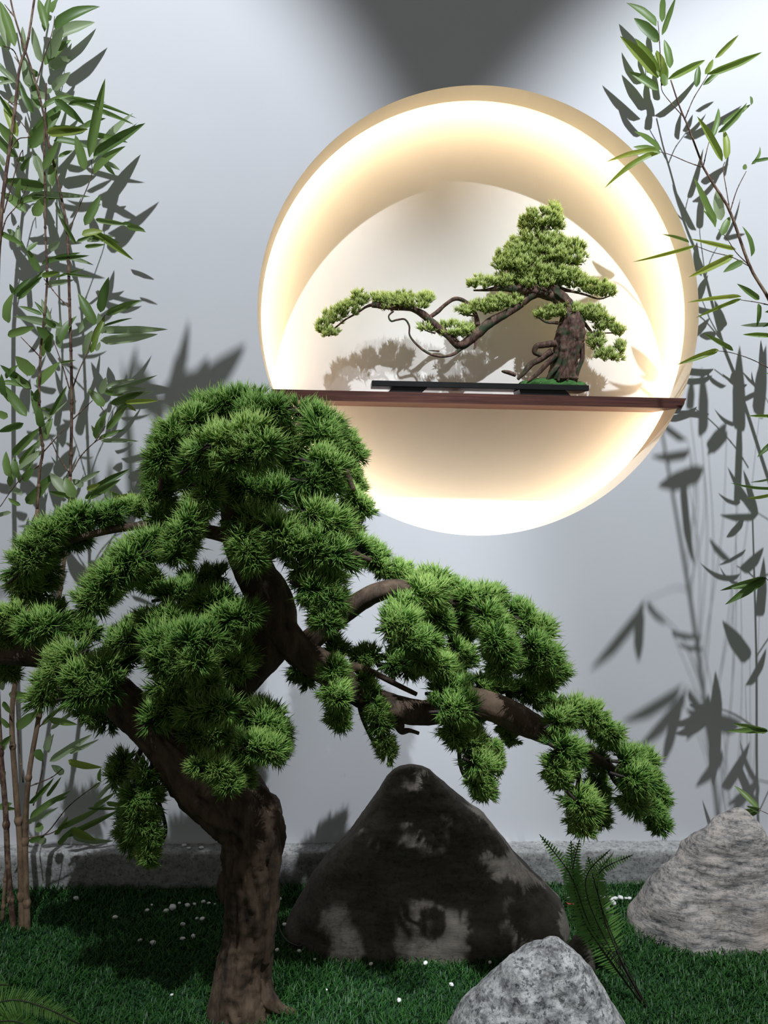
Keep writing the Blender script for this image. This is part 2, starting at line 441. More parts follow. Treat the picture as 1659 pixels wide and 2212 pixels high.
for lst in ([(505, 2080, 30, TY - .02), (490, 2140, 32, TY - .025), (478, 2200, 34, TY - .03), (470, 2245, 30, TY - .03)],
            [(555, 2110, 30, TY - .01), (575, 2155, 24, TY - .02), (605, 2180, 13, TY - .02), (640, 2188, 7, TY - .02)],
            [(585, 1790, 16, TY - .03), (592, 1850, 17, TY - .03), (585, 1920, 14, TY - .03), (578, 2000, 13, TY - .03), (572, 2080, 12, TY - .03)],
            [(492, 1890, 18, TY - .01), (486, 1915, 20, TY), (490, 1945, 14, TY)]):
    p, r = px_path(lst); tube(mb, p, r, 24, 40, bark_disp(len(lst) + lst[0][0] * .01, .15))
link('trunk', mb.mesh('trunk'), M_BARK, pine)
BR = [
    ([(440, 1680, 52, TY), (455, 1600, 50, TY + .02), (480, 1520, 48, TY + .03), (540, 1440, 50, TY + .03), (590, 1375, 54, TY + .03), (585, 1300, 54, TY + .02), (548, 1230, 48, TY + .02), (520, 1150, 44, TY + .02), (520, 1060, 40, TY + .02), (555, 980, 26, TY + .02), (580, 920, 12, TY)], 40),
    ([(590, 1340, 46, TY + .02), (640, 1400, 42, TY), (710, 1450, 38, TY), (780, 1500, 34, TY), (850, 1530, 34, TY), (930, 1540, 32, TY), (1000, 1515, 34, TY), (1070, 1530, 36, TY), (1140, 1565, 34, TY), (1210, 1600, 22, TY), (1290, 1640, 12, TY), (1350, 1680, 7, TY)], 36),
    ([(640, 1410, 30, TY + .02), (700, 1360, 28, TY + .02), (755, 1315, 26, TY), (810, 1282, 25, TY - .01), (870, 1272, 24, TY - .01), (950, 1290, 16, TY), (1030, 1320, 12, TY), (1110, 1370, 7, TY), (1150, 1430, 5, TY)], 30),
    ([(560, 1180, 24, TY + .04), (480, 1155, 18, TY + .03), (400, 1140, 13, TY + .02), (320, 1135, 10, TY), (240, 1145, 8, TY), (160, 1165, 7, TY), (90, 1195, 5, TY)], 16),
    ([(400, 1150, 10, TY + .02), (340, 1180, 8, TY - .03), (280, 1215, 6, TY - .05), (225, 1270, 5, TY - .06)], 12),
    ([(520, 1040, 20, TY + .02), (450, 1000, 14, TY), (400, 960, 9, TY), (360, 990, 6, TY - .02), (345, 1060, 5, TY - .02)], 14),
    ([(560, 990, 18, TY + .02), (620, 930, 13, TY + .04), (680, 930, 9, TY + .06), (730, 980, 7, TY + .07), (765, 1060, 5, TY + .05)], 14),
    ([(560, 1200, 24, TY + .02), (640, 1170, 16, TY - .02), (720, 1180, 10, TY - .04), (800, 1210, 6, TY - .02)], 14),
    ([(440, 1560, 30, TY), (420, 1500, 20, TY - .05), (400, 1430, 14, TY - .08), (370, 1360, 8, TY - .09)], 16),
    ([(460, 1480, 12, TY - .02), (495, 1480, 7, TY - .04), (510, 1515, 6, TY - .04), (520, 1560, 6, TY - .05), (550, 1580, 5, TY - .05)], 10),
    ([(470, 1640, 10, TY - .02), (480, 1600, 7, TY - .04), (510, 1590, 6, TY - .05)], 10),
    ([(335, 1590, 8, TY - .03), (330, 1650, 6, TY - .03), (340, 1720, 5, TY - .02), (358, 1790, 4, TY - .02), (345, 1830, 3, TY - .02)], 8),
    ([(320, 1590, 7, TY - .02), (300, 1630, 6, TY), (280, 1680, 5, TY)], 8),
    ([(760, 1440, 12, TY + .02), (800, 1450, 8, TY), (860, 1480, 6, TY), (900, 1500, 5, TY)], 8),
    ([(775, 1490, 8, TY), (780, 1540, 5, TY), (800, 1590, 4, TY), (820, 1625, 3, TY)], 8),
    ([(860, 1560, 14, TY), (868, 1578, 9, TY), (885, 1578, 5, TY), (905, 1584, 4, TY)], 10),
    ([(1000, 1560, 6, TY), (992, 1620, 5, TY), (1000, 1670, 4, TY), (1030, 1710, 3, TY)], 8),
    ([(1220, 1600, 8, TY), (1250, 1680, 6, TY), (1235, 1730, 5, TY), (1228, 1800, 3, TY)], 8),
    ([(1310, 1640, 8, TY), (1330, 1690, 5, TY), (1380, 1730, 4, TY), (1415, 1780, 3, TY)], 8),
    ([(940, 1290, 8, TY), (975, 1350, 6, TY), (968, 1400, 5, TY), (940, 1430, 4, TY)], 8),
]
for lst, seg in BR:
    mb = MB(); p, r = px_path(lst); r = [q * (.86 if q > .02 else 1) for q in r]
    tube(mb, p, r, seg, len(lst) * 10, bark_disp(lst[0][0] * .013, .14) if lst[0][2] > 9 else None)
    link('branch', mb.mesh('branch'), M_BARK if lst[0][2] > 9 else M_TWIG, pine)

# clumps: x0,y0,x1,y1,half width (px), depth offset (m)
CL = [
 # dome
 (440,885,555,866,46,.02),(520,905,615,885,52,-.03),(400,922,470,880,48,.0),(352,965,425,908,50,-.02),(378,925,345,1005,46,-.04),(347,985,347,1085,44,.02),
 (440,965,560,932,54,-.12),(412,1003,478,962,48,-.10),(502,992,588,962,52,-.13),(640,885,715,918,44,.05),(682,915,715,985,50,-.02),(602,935,640,1000,46,.0),
 (738,935,770,990,32,.09),(672,995,728,1020,50,-.06),(655,1035,715,1050,48,-.06),(752,1005,770,1060,30,.08),(740,1065,795,1108,34,.05),
 (500,1050,610,1075,52,-.03),(420,1040,520,1010,50,-.02),(600,1010,680,1080,55,.10),(600,900,560,960,50,.10),(380,1010,430,1060,45,.08),
 (458,1050,412,1128,50,-.08),(410,1125,378,1200,48,-.10),(505,1122,585,1130,52,-.06),(522,1155,548,1215,50,-.10),(590,1142,648,1190,55,-.10),
 (655,1100,725,1140,55,-.08),(662,1172,738,1208,54,-.10),(745,1145,760,1160,36,.05),(765,1175,818,1212,38,.02),(812,1218,842,1240,27,.02),
 (642,1222,718,1250,54,-.08),(652,1262,728,1300,52,-.10),(690,1312,708,1348,42,-.10),(560,1080,560,1110,45,.02),
 # upper left branch
 (272,1098,318,1092,28,.02),(202,1122,258,1106,35,.0),(132,1142,190,1112,42,.0),(55,1192,118,1142,42,-.02),(38,1235,98,1175,46,-.02),(42,1225,58,1285,42,.0),
 (105,1205,82,1285,42,.04),(132,1182,188,1152,38,.05),(328,1122,388,1110,40,.0),(338,1172,272,1202,48,-.08),(298,1202,232,1258,54,-.10),(248,1242,192,1308,50,-.12),(302,1232,332,1270,35,.0),
 # mid left branch
 (-15,1342,45,1330,38,-.02),(60,1358,128,1350,46,-.04),(72,1328,138,1320,32,.03),(142,1352,200,1368,34,.04),(-10,1385,30,1380,34,.0),(-5,1435,25,1455,30,.03),
 (168,1412,112,1450,50,-.08),(130,1452,88,1508,46,-.08),(152,1472,238,1442,50,-.10),(152,1500,250,1482,50,-.10),(272,1378,328,1342,40,.05),(232,1402,298,1372,46,.0),(182,1532,238,1565,34,.02),(220,1450,280,1420,40,.02),
 # centre
 (392,1262,478,1250,40,.06),(352,1290,428,1280,42,-.02),(432,1310,488,1298,46,-.06),(482,1342,540,1330,48,-.10),(322,1350,398,1340,50,-.08),(332,1392,398,1385,54,-.14),
 (402,1386,458,1380,54,-.16),(342,1432,398,1430,50,-.15),(402,1434,440,1430,48,-.16),(462,1402,528,1420,46,-.02),(472,1432,525,1448,40,-.06),(402,1472,458,1470,42,-.12),
 (342,1490,398,1470,45,-.06),(322,1558,398,1512,46,-.08),(412,1542,498,1526,48,-.12),(402,1590,478,1580,42,-.02),(345,1535,372,1560,40,.0),(546,1372,582,1400,36,.05),(535,1405,570,1415,34,.03),(470,1360,520,1370,46,.02),
 # below centre
 (522,1542,588,1546,44,-.04),(562,1562,608,1590,44,-.06),(532,1612,598,1622,44,-.10),(510,1600,530,1620,40,-.08),(418,1652,478,1665,40,-.12),(480,1662,498,1710,40,-.12),(520,1652,530,1690,30,-.06),(380,1580,420,1610,40,.0),
 # hanging left
 (270,1642,247,1690,36,.04),(312,1662,328,1738,40,-.02),(292,1702,300,1788,42,-.04),(267,1772,284,1828,34,.0),(318,1762,330,1828,36,-.03),(312,1832,330,1858,28,-.03),
 # upper right branch
 (846,1228,880,1240,30,.02),(888,1262,948,1252,40,.0),(892,1282,950,1285,44,-.06),(952,1258,998,1290,36,.04),(1002,1292,1058,1290,42,-.02),(1052,1278,1085,1300,30,.06),
 (1042,1322,1075,1360,46,-.08),(1062,1372,1092,1420,50,-.12),(1058,1426,1082,1450,36,-.10),(1098,1318,1138,1330,38,.04),(1132,1342,1178,1380,46,.0),(1142,1392,1188,1420,46,-.04),(1142,1432,1200,1450,42,-.04),(1125,1435,1150,1445,36,-.02),(1160,1465,1185,1478,30,-.02),
 (852,1322,918,1302,42,-.06),(837,1352,898,1346,48,-.10),(862,1382,928,1390,48,-.11),(932,1322,955,1350,40,-.03),(986,1332,1004,1388,38,.03),(982,1402,1008,1430,38,-.02),(902,1422,958,1440,42,-.08),(940,1445,975,1455,40,-.06),
 (832,1432,888,1440,38,.03),(772,1422,808,1416,32,.04),(716,1392,734,1420,36,.03),(942,1492,1008,1490,45,-.08),(952,1532,1018,1530,46,-.10),(972,1562,988,1600,38,-.08),(1012,1560,1032,1555,30,.02),
 (1032,1482,1088,1490,32,.04),(1092,1490,1168,1500,35,.05),(1142,1512,1198,1520,30,.05),(640,1440,670,1470,36,.06),(1080,1560,1110,1600,22,.04),
 # right tip
 (1192,1560,1230,1542,40,-.04),(1232,1532,1288,1550,40,-.02),(1282,1562,1326,1590,38,-.02),(1302,1592,1322,1600,30,.02),(1202,1612,1248,1642,44,-.06),(1196,1652,1215,1690,38,-.06),(1276,1632,1300,1660,34,.03),
 (1342,1642,1398,1652,44,-.05),(1342,1672,1398,1692,46,-.07),(1352,1712,1374,1740,40,-.06),(1402,1672,1428,1730,32,.02),(1402,1742,1428,1788,32,-.02),(1242,1722,1268,1750,44,-.08),(1288,1690,1298,1715,32,.02),(1238,1762,1264,1792,36,-.08),(1290,1742,1300,1782,32,-.02),
 # hanging right
 (716,1442,730,1470,42,-.08),(712,1482,734,1510,42,-.09),(722,1532,734,1558,34,-.08),(782,1468,800,1500,32,.0),(802,1512,824,1570,34,-.03),(826,1590,840,1630,28,-.03),(1012,1612,1038,1602,36,-.08),(1018,1642,1053,1660,42,-.09),(1024,1682,1048,1708,36,-.09),(1062,1605,1074,1660,24,-.02),
]
UPV = np.array([0, 0, 1.])
CL = [q[:5] + (q[5] * 1.8,) for q in CL]
CL += [(a + 4, b + 2, c + 4, d + 2, w * .78, dy + .27 + .05 * (i % 3)) for i, (a, b, c, d, w, dy) in enumerate(CL) if dy < -.06]   # the far side of the crown
for i, (x0, y0, x1, y1, w, dy) in enumerate(CL):
    Y = TY + dy; a, b = at(x0, y0, Y), at(x1, y1, Y + rng.uniform(-.02, .02)); m = m_per_px(Y); wm = w * m * 1.12
    L = np.linalg.norm(b - a); ax = (b - a) / L
    nt = int(30 + 26 * L / wm)
    t = rng.uniform(0, 1, nt)
    d = rng.normal(size=(nt, 3)); d /= np.linalg.norm(d, axis=1)[:, None]
    d = d - ax * (d @ ax)[:, None] * .45 * ((t > .12) & (t < .88))[:, None]
    d += UPV * .20 + ax * (.28 if b[2] < a[2] else 0); d /= np.linalg.norm(d, axis=1)[:, None]
    c = a + (b - a) * t[:, None] + d * wm * rng.uniform(.08, .32, nt)[:, None]
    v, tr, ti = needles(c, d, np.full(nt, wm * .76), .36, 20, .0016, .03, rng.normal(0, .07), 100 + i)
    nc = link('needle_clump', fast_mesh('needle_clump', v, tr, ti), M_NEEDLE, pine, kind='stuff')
    mb = MB(); q = a - ax * wm * .5 - UPV * wm * .12
    tube(mb, [q, a - UPV * wm * .1, (a + b) / 2 - UPV * wm * .06, b], [.0042, .004, .0032, .002], 6, 10)
    for j in range(0, nt, 3): tube(mb, [a + (b - a) * t[j], c[j]], [.0025, .0015], 4, 3, cap=False)
    tw = link('twig', mb.mesh('twig'), M_TWIG, nc)

# ------------------------------------------------------------------ small bonsai
C5 = lambda x, y: (680 + x / 2.304, 420 + y / 2.304)
def b_at(x, y, Y=YB): return at(*C5(x, y), Y)
kb = m_per_px(YB) / 2.304
bl = b_at(1240, 925)
bonsai = thing('bonsai_tree', 'small artificial cascading bonsai on the black bench inside the round opening', 'bonsai', (bl[0], YB, z_top))
def b_tube(lst, seg=12, mat=M_BONSAI_BARK, name='branch', amp=.15, yo=0.0):
    mb = MB(); P = [b_at(x, y, YB + yo) for x, y, r in lst]; R = [r * kb * .76 for x, y, r in lst]
    tube(mb, P, R, seg, len(lst) * 9, (lambda th, s, p: 1 + amp * (.8 - 2.4 * abs(mn.noise(Vector((math.cos(th) * 1.5, math.sin(th) * 1.5, s * 9 + lst[0][0])))) ) + .1 * mn.noise(Vector(p) * 60)))
    return link(name, mb.mesh(name), mat, bonsai)
mb = MB()
def bt(mb, lst, seg, amp, yo=0.0):
    P = [b_at(x, y, YB + yo) for x, y, r in lst]; R = [r * kb * .76 for x, y, r in lst]
    tube(mb, P, R, seg, len(lst) * 10, (lambda th, s, p: 1 + amp * (.8 - 2.4 * abs(mn.noise(Vector((math.cos(th) * 1.6 + lst[0][0], math.sin(th) * 1.6, s * 9))))) + .12 * mn.noise(Vector(p) * 70)))
bt(mb, [(1235, 922, 86), (1235, 890, 80), (1245, 820, 78), (1262, 740, 82), (1275, 670, 80), (1275, 610, 62), (1255, 550, 40), (1200, 500, 44), (1160, 440, 34), (1140, 360, 22), (1135, 280, 18), (1130, 210, 14), (1140, 130, 8)], 36, .22)
for lst, yo in (([(1200, 740, 22), (1140, 750, 20), (1105, 755, 18), (1095, 785, 16), (1125, 800, 14)], -.02), ([(1180, 780, 22), (1120, 820, 20), (1075, 845, 20), (1040, 890, 14), (1010, 920, 10)], -.015),
            ([(1200, 800, 18), (1150, 850, 16), (1100, 900, 14), (1060, 930, 8)], -.03), ([(1230, 790, 18), (1210, 850, 16), (1170, 900, 14), (1150, 932, 8)], -.035),
            ([(1290, 720, 20), (1250, 800, 18), (1235, 860, 16), (1210, 930, 10)], -.04), ([(1320, 720, 18), (1300, 800, 15), (1270, 870, 13), (1255, 930, 8)], -.038), ([(1330, 740, 16), (1330, 820, 14), (1310, 880, 12), (1300, 935, 8)], -.02)):
    bt(mb, lst, 14, .12, yo)
link('trunk', mb.mesh('trunk'), M_BONSAI_BARK, bonsai)
for lst in ([(1240, 520, 34), (1180, 500, 40), (1100, 480, 34), (1010, 472, 26), (930, 466, 20), (860, 475, 10), (790, 478, 5)],
            [(1120, 478, 30), (1070, 510, 26), (1010, 560, 22), (940, 600, 26), (870, 640, 30), (800, 700, 30), (725, 752, 26), (660, 700, 24), (590, 640, 24), (535, 595, 22), (480, 568, 18), (400, 562, 18), (285, 548, 18)],
            [(810, 650, 18), (800, 600, 13), (770, 555, 13), (735, 526, 13), (695, 520, 13), (650, 548, 12), (610, 585, 13), (570, 612, 12), (545, 625, 8)],
            [(730, 765, 14), (690, 795, 11), (640, 806, 9), (590, 800, 8), (545, 778, 8), (500, 740, 7), (472, 700, 6), (470, 655, 6), (448, 622, 6), (410, 624, 6), (380, 630, 6), (368, 605, 5), (392, 580, 6)],
            [(300, 545, 12), (255, 560, 8), (210, 590, 7), (150, 625, 6), (100, 665, 5), (55, 690, 3)],
            [(620, 780, 6), (590, 778, 4), (565, 776, 2)],
            [(800, 700, 10), (800, 740, 9), (793, 770, 6)],
            [(1220, 470, 14), (1290, 485, 8), (1350, 500, 7), (1415, 520, 5), (1470, 505, 4)],
            [(1210, 640, 12), (1150, 635, 7), (1110, 610, 5)],
            [(1340, 640, 12), (1380, 690, 8), (1400, 730, 7), (1430, 780, 6), (1470, 810, 4)],
            [(1400, 700, 6), (1450, 690, 5), (1510, 690, 3)], [(1380, 720, 5), (1375, 770, 3)],
            [(1150, 330, 10), (1240, 340, 7), (1330, 350, 4)], [(1140, 330, 10), (1040, 370, 7), (960, 400, 5), (900, 430, 4)], [(1130, 240, 8), (1030, 270, 5), (980, 280, 3)], [(1140, 190, 8), (1090, 160, 4), (1050, 140, 3)], [(1150, 180, 6), (1190, 130, 4)],
            [(600, 690, 7), (560, 680, 4), (535, 660, 3)], [(800, 605, 6), (750, 600, 4), (720, 590, 3)], [(910, 610, 8), (960, 580, 5), (1020, 560, 3)]):
    b_tube(lst, 14 if lst[0][2] > 12 else 8, amp=.14)
PADS = [(1200,400,115,45),(1000,328,95,46),(1150,262,130,50),(1200,345,120,42),(1130,450,110,24),(1300,610,80,34),(900,545,60,34),(430,525,70,42),(1190,80,45,38),(1130,118,105,52),(1080,150,60,40),(1200,150,45,35),(1130,225,150,48),(1010,262,66,44),(1280,262,68,44),(1080,300,185,50),(1255,310,100,44),(945,345,62,48),(1050,360,100,34),
 (1120,415,170,48),(830,440,78,32),(960,425,70,40),(1280,420,100,45),(1390,462,90,38),(1450,480,50,32),(1150,600,66,30),(1250,580,110,40),(1375,590,85,40),(1430,640,60,40),(1508,680,36,34),(1465,800,78,36),(1400,725,42,50),(1520,760,28,30),
 (960,535,85,36),(850,562,98,34),(745,582,44,26),(1010,530,40,34),(690,672,88,40),(775,682,54,32),(562,662,44,26),(375,535,78,44),(490,532,98,40),(560,520,34,30),(330,515,42,30),(222,518,38,40),(165,565,58,40),(100,605,56,42),(48,660,34,44),(75,690,42,22)]
for i, (x, y, rx, ry) in enumerate(PADS):
    rr = np.random.default_rng(500 + i)
    n = int(rx * ry / 55) + 13
    q = rr.normal(size=(n, 3)); q /= np.linalg.norm(q, axis=1)[:, None]; q *= rr.uniform(.25, 1, n)[:, None] ** .5
    ctr = b_at(x, y, YB + rr.uniform(-.012, .012))
    pts = ctr + q * np.array([rx * 1.0, min(rx * .5, 46), ry * .92]) * kb - np.array([0, 0, .10 * ry * kb])
    d = q * np.array([.6, .6, .5]) + np.array([0, 0, .75]); d /= np.linalg.norm(d, axis=1)[:, None]
    v, tr, ti = needles(pts, d, np.full(n, 15 * kb * 1.9), .62, 13, .0013, .15, rr.normal(.05, .08), 700 + i)
    link('foliage_pad', fast_mesh('foliage_pad', v, tr, ti), M_BONSAI_LEAF, bonsai, kind='stuff')
mb = MB(); n1, n2 = 26, 48
V = []; Fc = []
for i in range(n1):
    for j in range(n2):
        a = i / (n1 - 1) * math.pi / 2; th = 2 * math.pi * j / n2
        rx, ryy, h = 165 * kb, .045, 42 * kb
        b = 1 + .25 * mn.noise(Vector((math.cos(th) * 2, math.sin(th) * 2, a)))
        V.append((b_at(1185, 930)[0] + rx * math.cos(a) * math.cos(th) * b, YB - .004 + ryy * math.cos(a) * math.sin(th) * min(b, 1.1), z_top + h * math.sin(a) * b * .9 + .002 * mn.noise(Vector((i * .7, j * .7, 3))) * math.sin(a) - .0015 * 0))
for i in range(n1 - 1):
    for j in range(n2): Fc.append((i * n2 + j, i * n2 + (j + 1) % n2, (i + 1) * n2 + (j + 1) % n2, (i + 1) * n2 + j))
mb.add(V, Fc); link('moss_mound', mb.mesh('moss_mound'), M_MOSS, bonsai)
b_tube([(1000, 900, 12), (970, 888, 15), (945, 882, 12), (930, 880, 6)], 10, name='root')

# ------------------------------------------------------------------ rocks
def rock(name, label, prof, Y0, front, back, mat, seed, expo=2.6, amp=.02, base_z=-.02, group=None):
    """prof: [(py, px_left, px_right)] from the top down, read at depth Y0"""
    rows = sorted([(at(830, py, Y0)[2], at(xl, py, Y0)[0], at(xr, py, Y0)[0]) for py, xl, xr in prof])
    zs = np.array([q[0] for q in rows]); ls = np.array([q[1] for q in rows]); rs = np.array([q[2] for q in rows])
    zlo, zhi = base_z, zs[-1]; nz, nth = 80, 150
    u = 1 - (1 - np.linspace(0, 1, nz)) ** 1.6
    Z = zlo + (zhi - zlo) * u
    th = np.linspace(0, 2 * np.pi, nth, endpoint=False)
    cth, sth = np.cos(th), np.sin(th)
    sc = np.sign(cth) * np.abs(cth) ** (2 / expo); ss = np.sign(sth) * np.abs(sth) ** (2 / expo)
    V = []
    cxm = (ls[0] + rs[0]) / 2
    for z in Z:
        xl, xr = np.interp(z, zs, ls), np.interp(z, zs, rs)
        c, a = (xl + xr) / 2, (xr - xl) / 2
        t = (z - zlo) / (zhi - zlo)
        fr = min(front * (1 - t) ** .85 + .012, max(a * 1.1, .004)); bk = min(back * (1 - t) ** .7 + .012, max(a * 1.1, .004))
        for j in range(nth):
            p = Vector((c + a * sc[j], Y0 + (fr if ss[j] < 0 else bk) * ss[j], z))
            k_ = min(1, (1 - t) * 8)
            d = mn.fractal(p * 7 + Vector((seed, 0, 0)), .9, 2.1, 5) * amp * k_
            rid = (1 - abs(mn.noise(Vector((p.x * 2, p.y * 2, p.z * 16 + seed)))) * 2) * amp * .18 * k_
            nx, ny = sc[j], ss[j]
            V.append((p.x + nx * (d * .25), p.y + ny * (d + rid), p.z + d * .12 * k_))
    Fc = []
    for i in range(nz - 1):
        for j in range(nth):
            k_ = (j + 1) % nth
            Fc.append((i * nth + j, i * nth + k_, (i + 1) * nth + k_, (i + 1) * nth + j))
    Fc.append(tuple(range(nth))[::-1]); Fc.append(tuple(range((nz - 1) * nth, nz * nth)))
    mb = MB(); mb.add(V, Fc); me = mb.mesh(name)
    ctr = Vector(((ls[0] + rs[0]) / 2, Y0, 0))
    me.transform(Matrix.Translation(-ctr))
    o = link(name, me, mat); o.location = ctr
    return tag(o, label, 'rock', group)
rock('rock', 'large dark brown triangular rock standing between the pine trunk and the fern',
     [(1653, 884, 892), (1657, 862, 915), (1664, 850, 930), (1680, 835, 945), (1710, 818, 975), (1760, 779, 1046), (1800, 753, 1076), (1850, 707, 1115), (1900, 670, 1166), (1950, 638, 1212), (1990, 619, 1224), (2020, 612, 1228), (2045, 612, 1228)],
     -.30, .19, .14, M_ROCK_BIG, 3.1, 3.0, .022)
rock('rock', 'pinkish grey banded rock standing by the kerb at right edge',
     [(1750, 1595, 1606), (1755, 1580, 1614), (1770, 1556, 1628), (1790, 1530, 1642), (1810, 1507, 1655), (1840, 1486, 1675), (1880, 1449, 1705), (1930, 1400, 1740), (1985, 1362, 1780), (2030, 1352, 1800)],
     -.32, .15, .15, M_ROCK_RIGHT, 11.7, 2.6, .030)
rock('rock', 'speckled light grey granite rock nearest the viewer at bottom edge',
     [(2032, 1192, 1203), (2037, 1180, 1213), (2050, 1166, 1228), (2062, 1135, 1245), (2078, 1098, 1262), (2092, 1083, 1272), (2120, 1060, 1292), (2160, 1022, 1318), (2200, 990, 1342), (2260, 955, 1370)],
     -.82, .16, .14, M_ROCK_FRONT, 23.3, 2.4, .026)
rock('small_rock', 'small dark rock behind the fern stalks beside the large rock',
     [(2020, 1255, 1261), (2032, 1240, 1268), (2050, 1228, 1276), (2075, 1215, 1284)], -.52, .03, .03, M_ROCK_BIG, 31.0, 2.3, .010)

# ------------------------------------------------------------------ turf
def turf():
    n = 125000
    x = rng.uniform(-1.75, 2.35, n); y = -1.0 + .925 * rng.uniform(0, 1, n)
    z = np.zeros(n)
    L = rng.uniform(.014, .034, n) * (1 + .25 * np.sin(x * 9) * np.sin(y * 13))
    az = rng.uniform(0, 2 * np.pi, n); lean = rng.uniform(.15, .8, n)
    d = np.stack([np.cos(az) * lean + .15, np.sin(az) * lean, np.ones(n)], 1); d /= np.linalg.norm(d, axis=1)[:, None]
    s = np.stack([-np.sin(az + rng.normal(0, .5, n)), np.cos(az), np.zeros(n)], 1) * .0013
    b = np.stack([x, y, z], 1); mid = b + d * (L * .55)[:, None]
    tip = b + d * L[:, None] + np.stack([np.cos(az), np.sin(az), -np.ones(n) * .5], 1) * (L * .22)[:, None]
    V = np.stack([b - s, b + s, mid - s, mid + s, tip], 1)
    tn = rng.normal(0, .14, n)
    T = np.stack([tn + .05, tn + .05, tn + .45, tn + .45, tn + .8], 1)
    tri = np.array([(0, 1, 3), (0, 3, 2), (2, 3, 4)])[None] + (np.arange(n) * 5)[:, None, None]
    return fast_mesh('turf', V.reshape(-1, 3), tri.reshape(-1, 3), np.clip(T, 0, 1).ravel())
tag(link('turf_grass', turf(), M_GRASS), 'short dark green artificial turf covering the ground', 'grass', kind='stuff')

# ------------------------------------------------------------------ pebbles, petal, cable
def pebble_mesh(seed):
    import bmesh
    bm = bmesh.new(); bmesh.ops.create_icosphere(bm, subdivisions=2, radius=1)
    for v in bm.verts:
        k_ = 1 + .25 * mn.noise(v.co * 1.2 + Vector((seed * 5, 0, 0)))
        v.co = Vector((v.co.x * k_, v.co.y * k_ * .8, v.co.z * k_ * .6))
    me = bpy.data.meshes.new('pebble'); bm.to_mesh(me); bm.free()
    me.polygons.foreach_set('use_smooth', [True] * len(me.polygons)); me.materials.append(M_WHITE); return me
PEB = [pebble_mesh(i) for i in range(5)]
c2 = lambda L: [(x / 1.952, 1300 + y / 1.952, s) for x, y, s in L]
c8 = lambda L: [(600 + x / 1.5665, 1640 + y / 1.5665, s) for x, y, s in L]
groups = [
 ('small white pebble scattered on the dark turf left of the pine trunk', 'pebbles left of the pine trunk',
  c2([(320,1250,7),(620,1300,5),(727,1288,9),(757,1270,4),(790,1279,6),(700,1302,6),(820,1274,4),(857,1264,5),(880,1270,4),(853,1337,6),(830,1335,4),(770,1360,6),(770,1420,6),(645,1437,7),(590,1427,5),(815,1410,6),(485,1330,6),(640,1278,3),(905,1275,3),(725,1657,4)])),
 ('white pebble on the turf between the fern and the pinkish rock', 'pebbles behind the fern',
  c8([(985,472,6),(1042,472,4),(1100,469,7),(1125,472,9),(1142,470,6),(1160,468,7),(1135,486,8),(1117,507,7),(1190,470,5),(1218,499,8),(1265,407,3),(1178,470,4)])),
 ('white pebble on the dark turf around the large brown rock', 'pebbles around the large rock',
  c8([(500,689,6),(718,687,5),(587,762,6),(410,815,6),(125,677,4),(22,559,5),(315,692,5),(165,780,3)]) + c2([(1180,1252,5),(1200,1359,5),(1262,1472,5),(1168,1467,5)])),
]
for lab, grp, lst in groups:
    for x, y, s in lst:
        p = on_ground(x, y, .016); k_ = s * m_per_px(p[1]) * 1.05
        o = bpy.data.objects.new('pebble', random.choice(PEB)); COL.objects.link(o)
        o.location = (p[0], p[1], .016); o.scale = (k_, k_, k_); o.rotation_euler = (0, 0, random.uniform(0, 6))
        if s == 9 and x < 500: tag(o, 'largest white pebble among those left of the pine trunk', 'pebble', grp)
        else: tag(o, lab, 'pebble', grp)
for x, y, s in ((398, 1826, 6), (408, 1832, 5), (435, 1831, 6), (258, 1832, 5)):
    p = on_ground(x, y, .1245); k_ = s * m_per_px(p[1])
    o = bpy.data.objects.new('stone_chip', random.choice(PEB)); COL.objects.link(o)
    o.location = (p[0], max(p[1], -.055), .1255); o.scale = (k_, k_, k_ * .7)
    tag(o, 'pale stone chip lying on top of the grey kerb left of the trunk', 'pebble', 'chips on the kerb')
wp = b_at(1130, 915, YB - .052)
o = bpy.data.objects.new('pebble', PEB[0]); COL.objects.link(o); o.location = (wp[0], YB - .044, z_top + .006); o.scale = (.005,) * 3
tag(o, 'tiny white pebble on the moss at the small bonsai foot', 'pebble')
def petal():
    mb = MB()
    for (dx, rot, s) in ((-.009, .5, .012), (.008, -.35, .013)):
        n = 12; V = [(dx, 0, .004)]
        for j in range(n):
            a = 2 * math.pi * j / n; x, y = s * math.cos(a), s * .45 * math.sin(a)
            V.append((dx + x * math.cos(rot) - y * math.sin(rot), x * math.sin(rot) + y * math.cos(rot), .006 + .004 * math.cos(2 * a)))
        W = [(x, y, z - .0012) for x, y, z in V]
        Fc = [(0, 1 + j, 1 + (j + 1) % n) for j in range(n)] + [(n + 1, n + 2 + (j + 1) % n, n + 2 + j) for j in range(n)]
        Fc += [(1 + j, n + 2 + j, n + 2 + (j + 1) % n, 1 + (j + 1) % n) for j in range(n)]
        mb.add(V + W, Fc)
    return mb.mesh('petal')
p = on_ground(1222, 1950, .03)
o = link('fallen_petal', petal(), M_RED); o.location = (p[0] + .02, p[1], .024); tag(o, 'small red fallen petal on the turf beside the large brown rock', 'petal')
mb = MB(); tube(mb, [on_ground(600, 1985, .02), on_ground(606, 2012, .024), on_ground(622, 2034, .022), on_ground(648, 2046, .018)], [.0025] * 4, 8, 24)
tag(link('cable', mb.mesh('cable'), M_CABLE), 'thin black cable curling out beside the large rock left corner', 'cable')

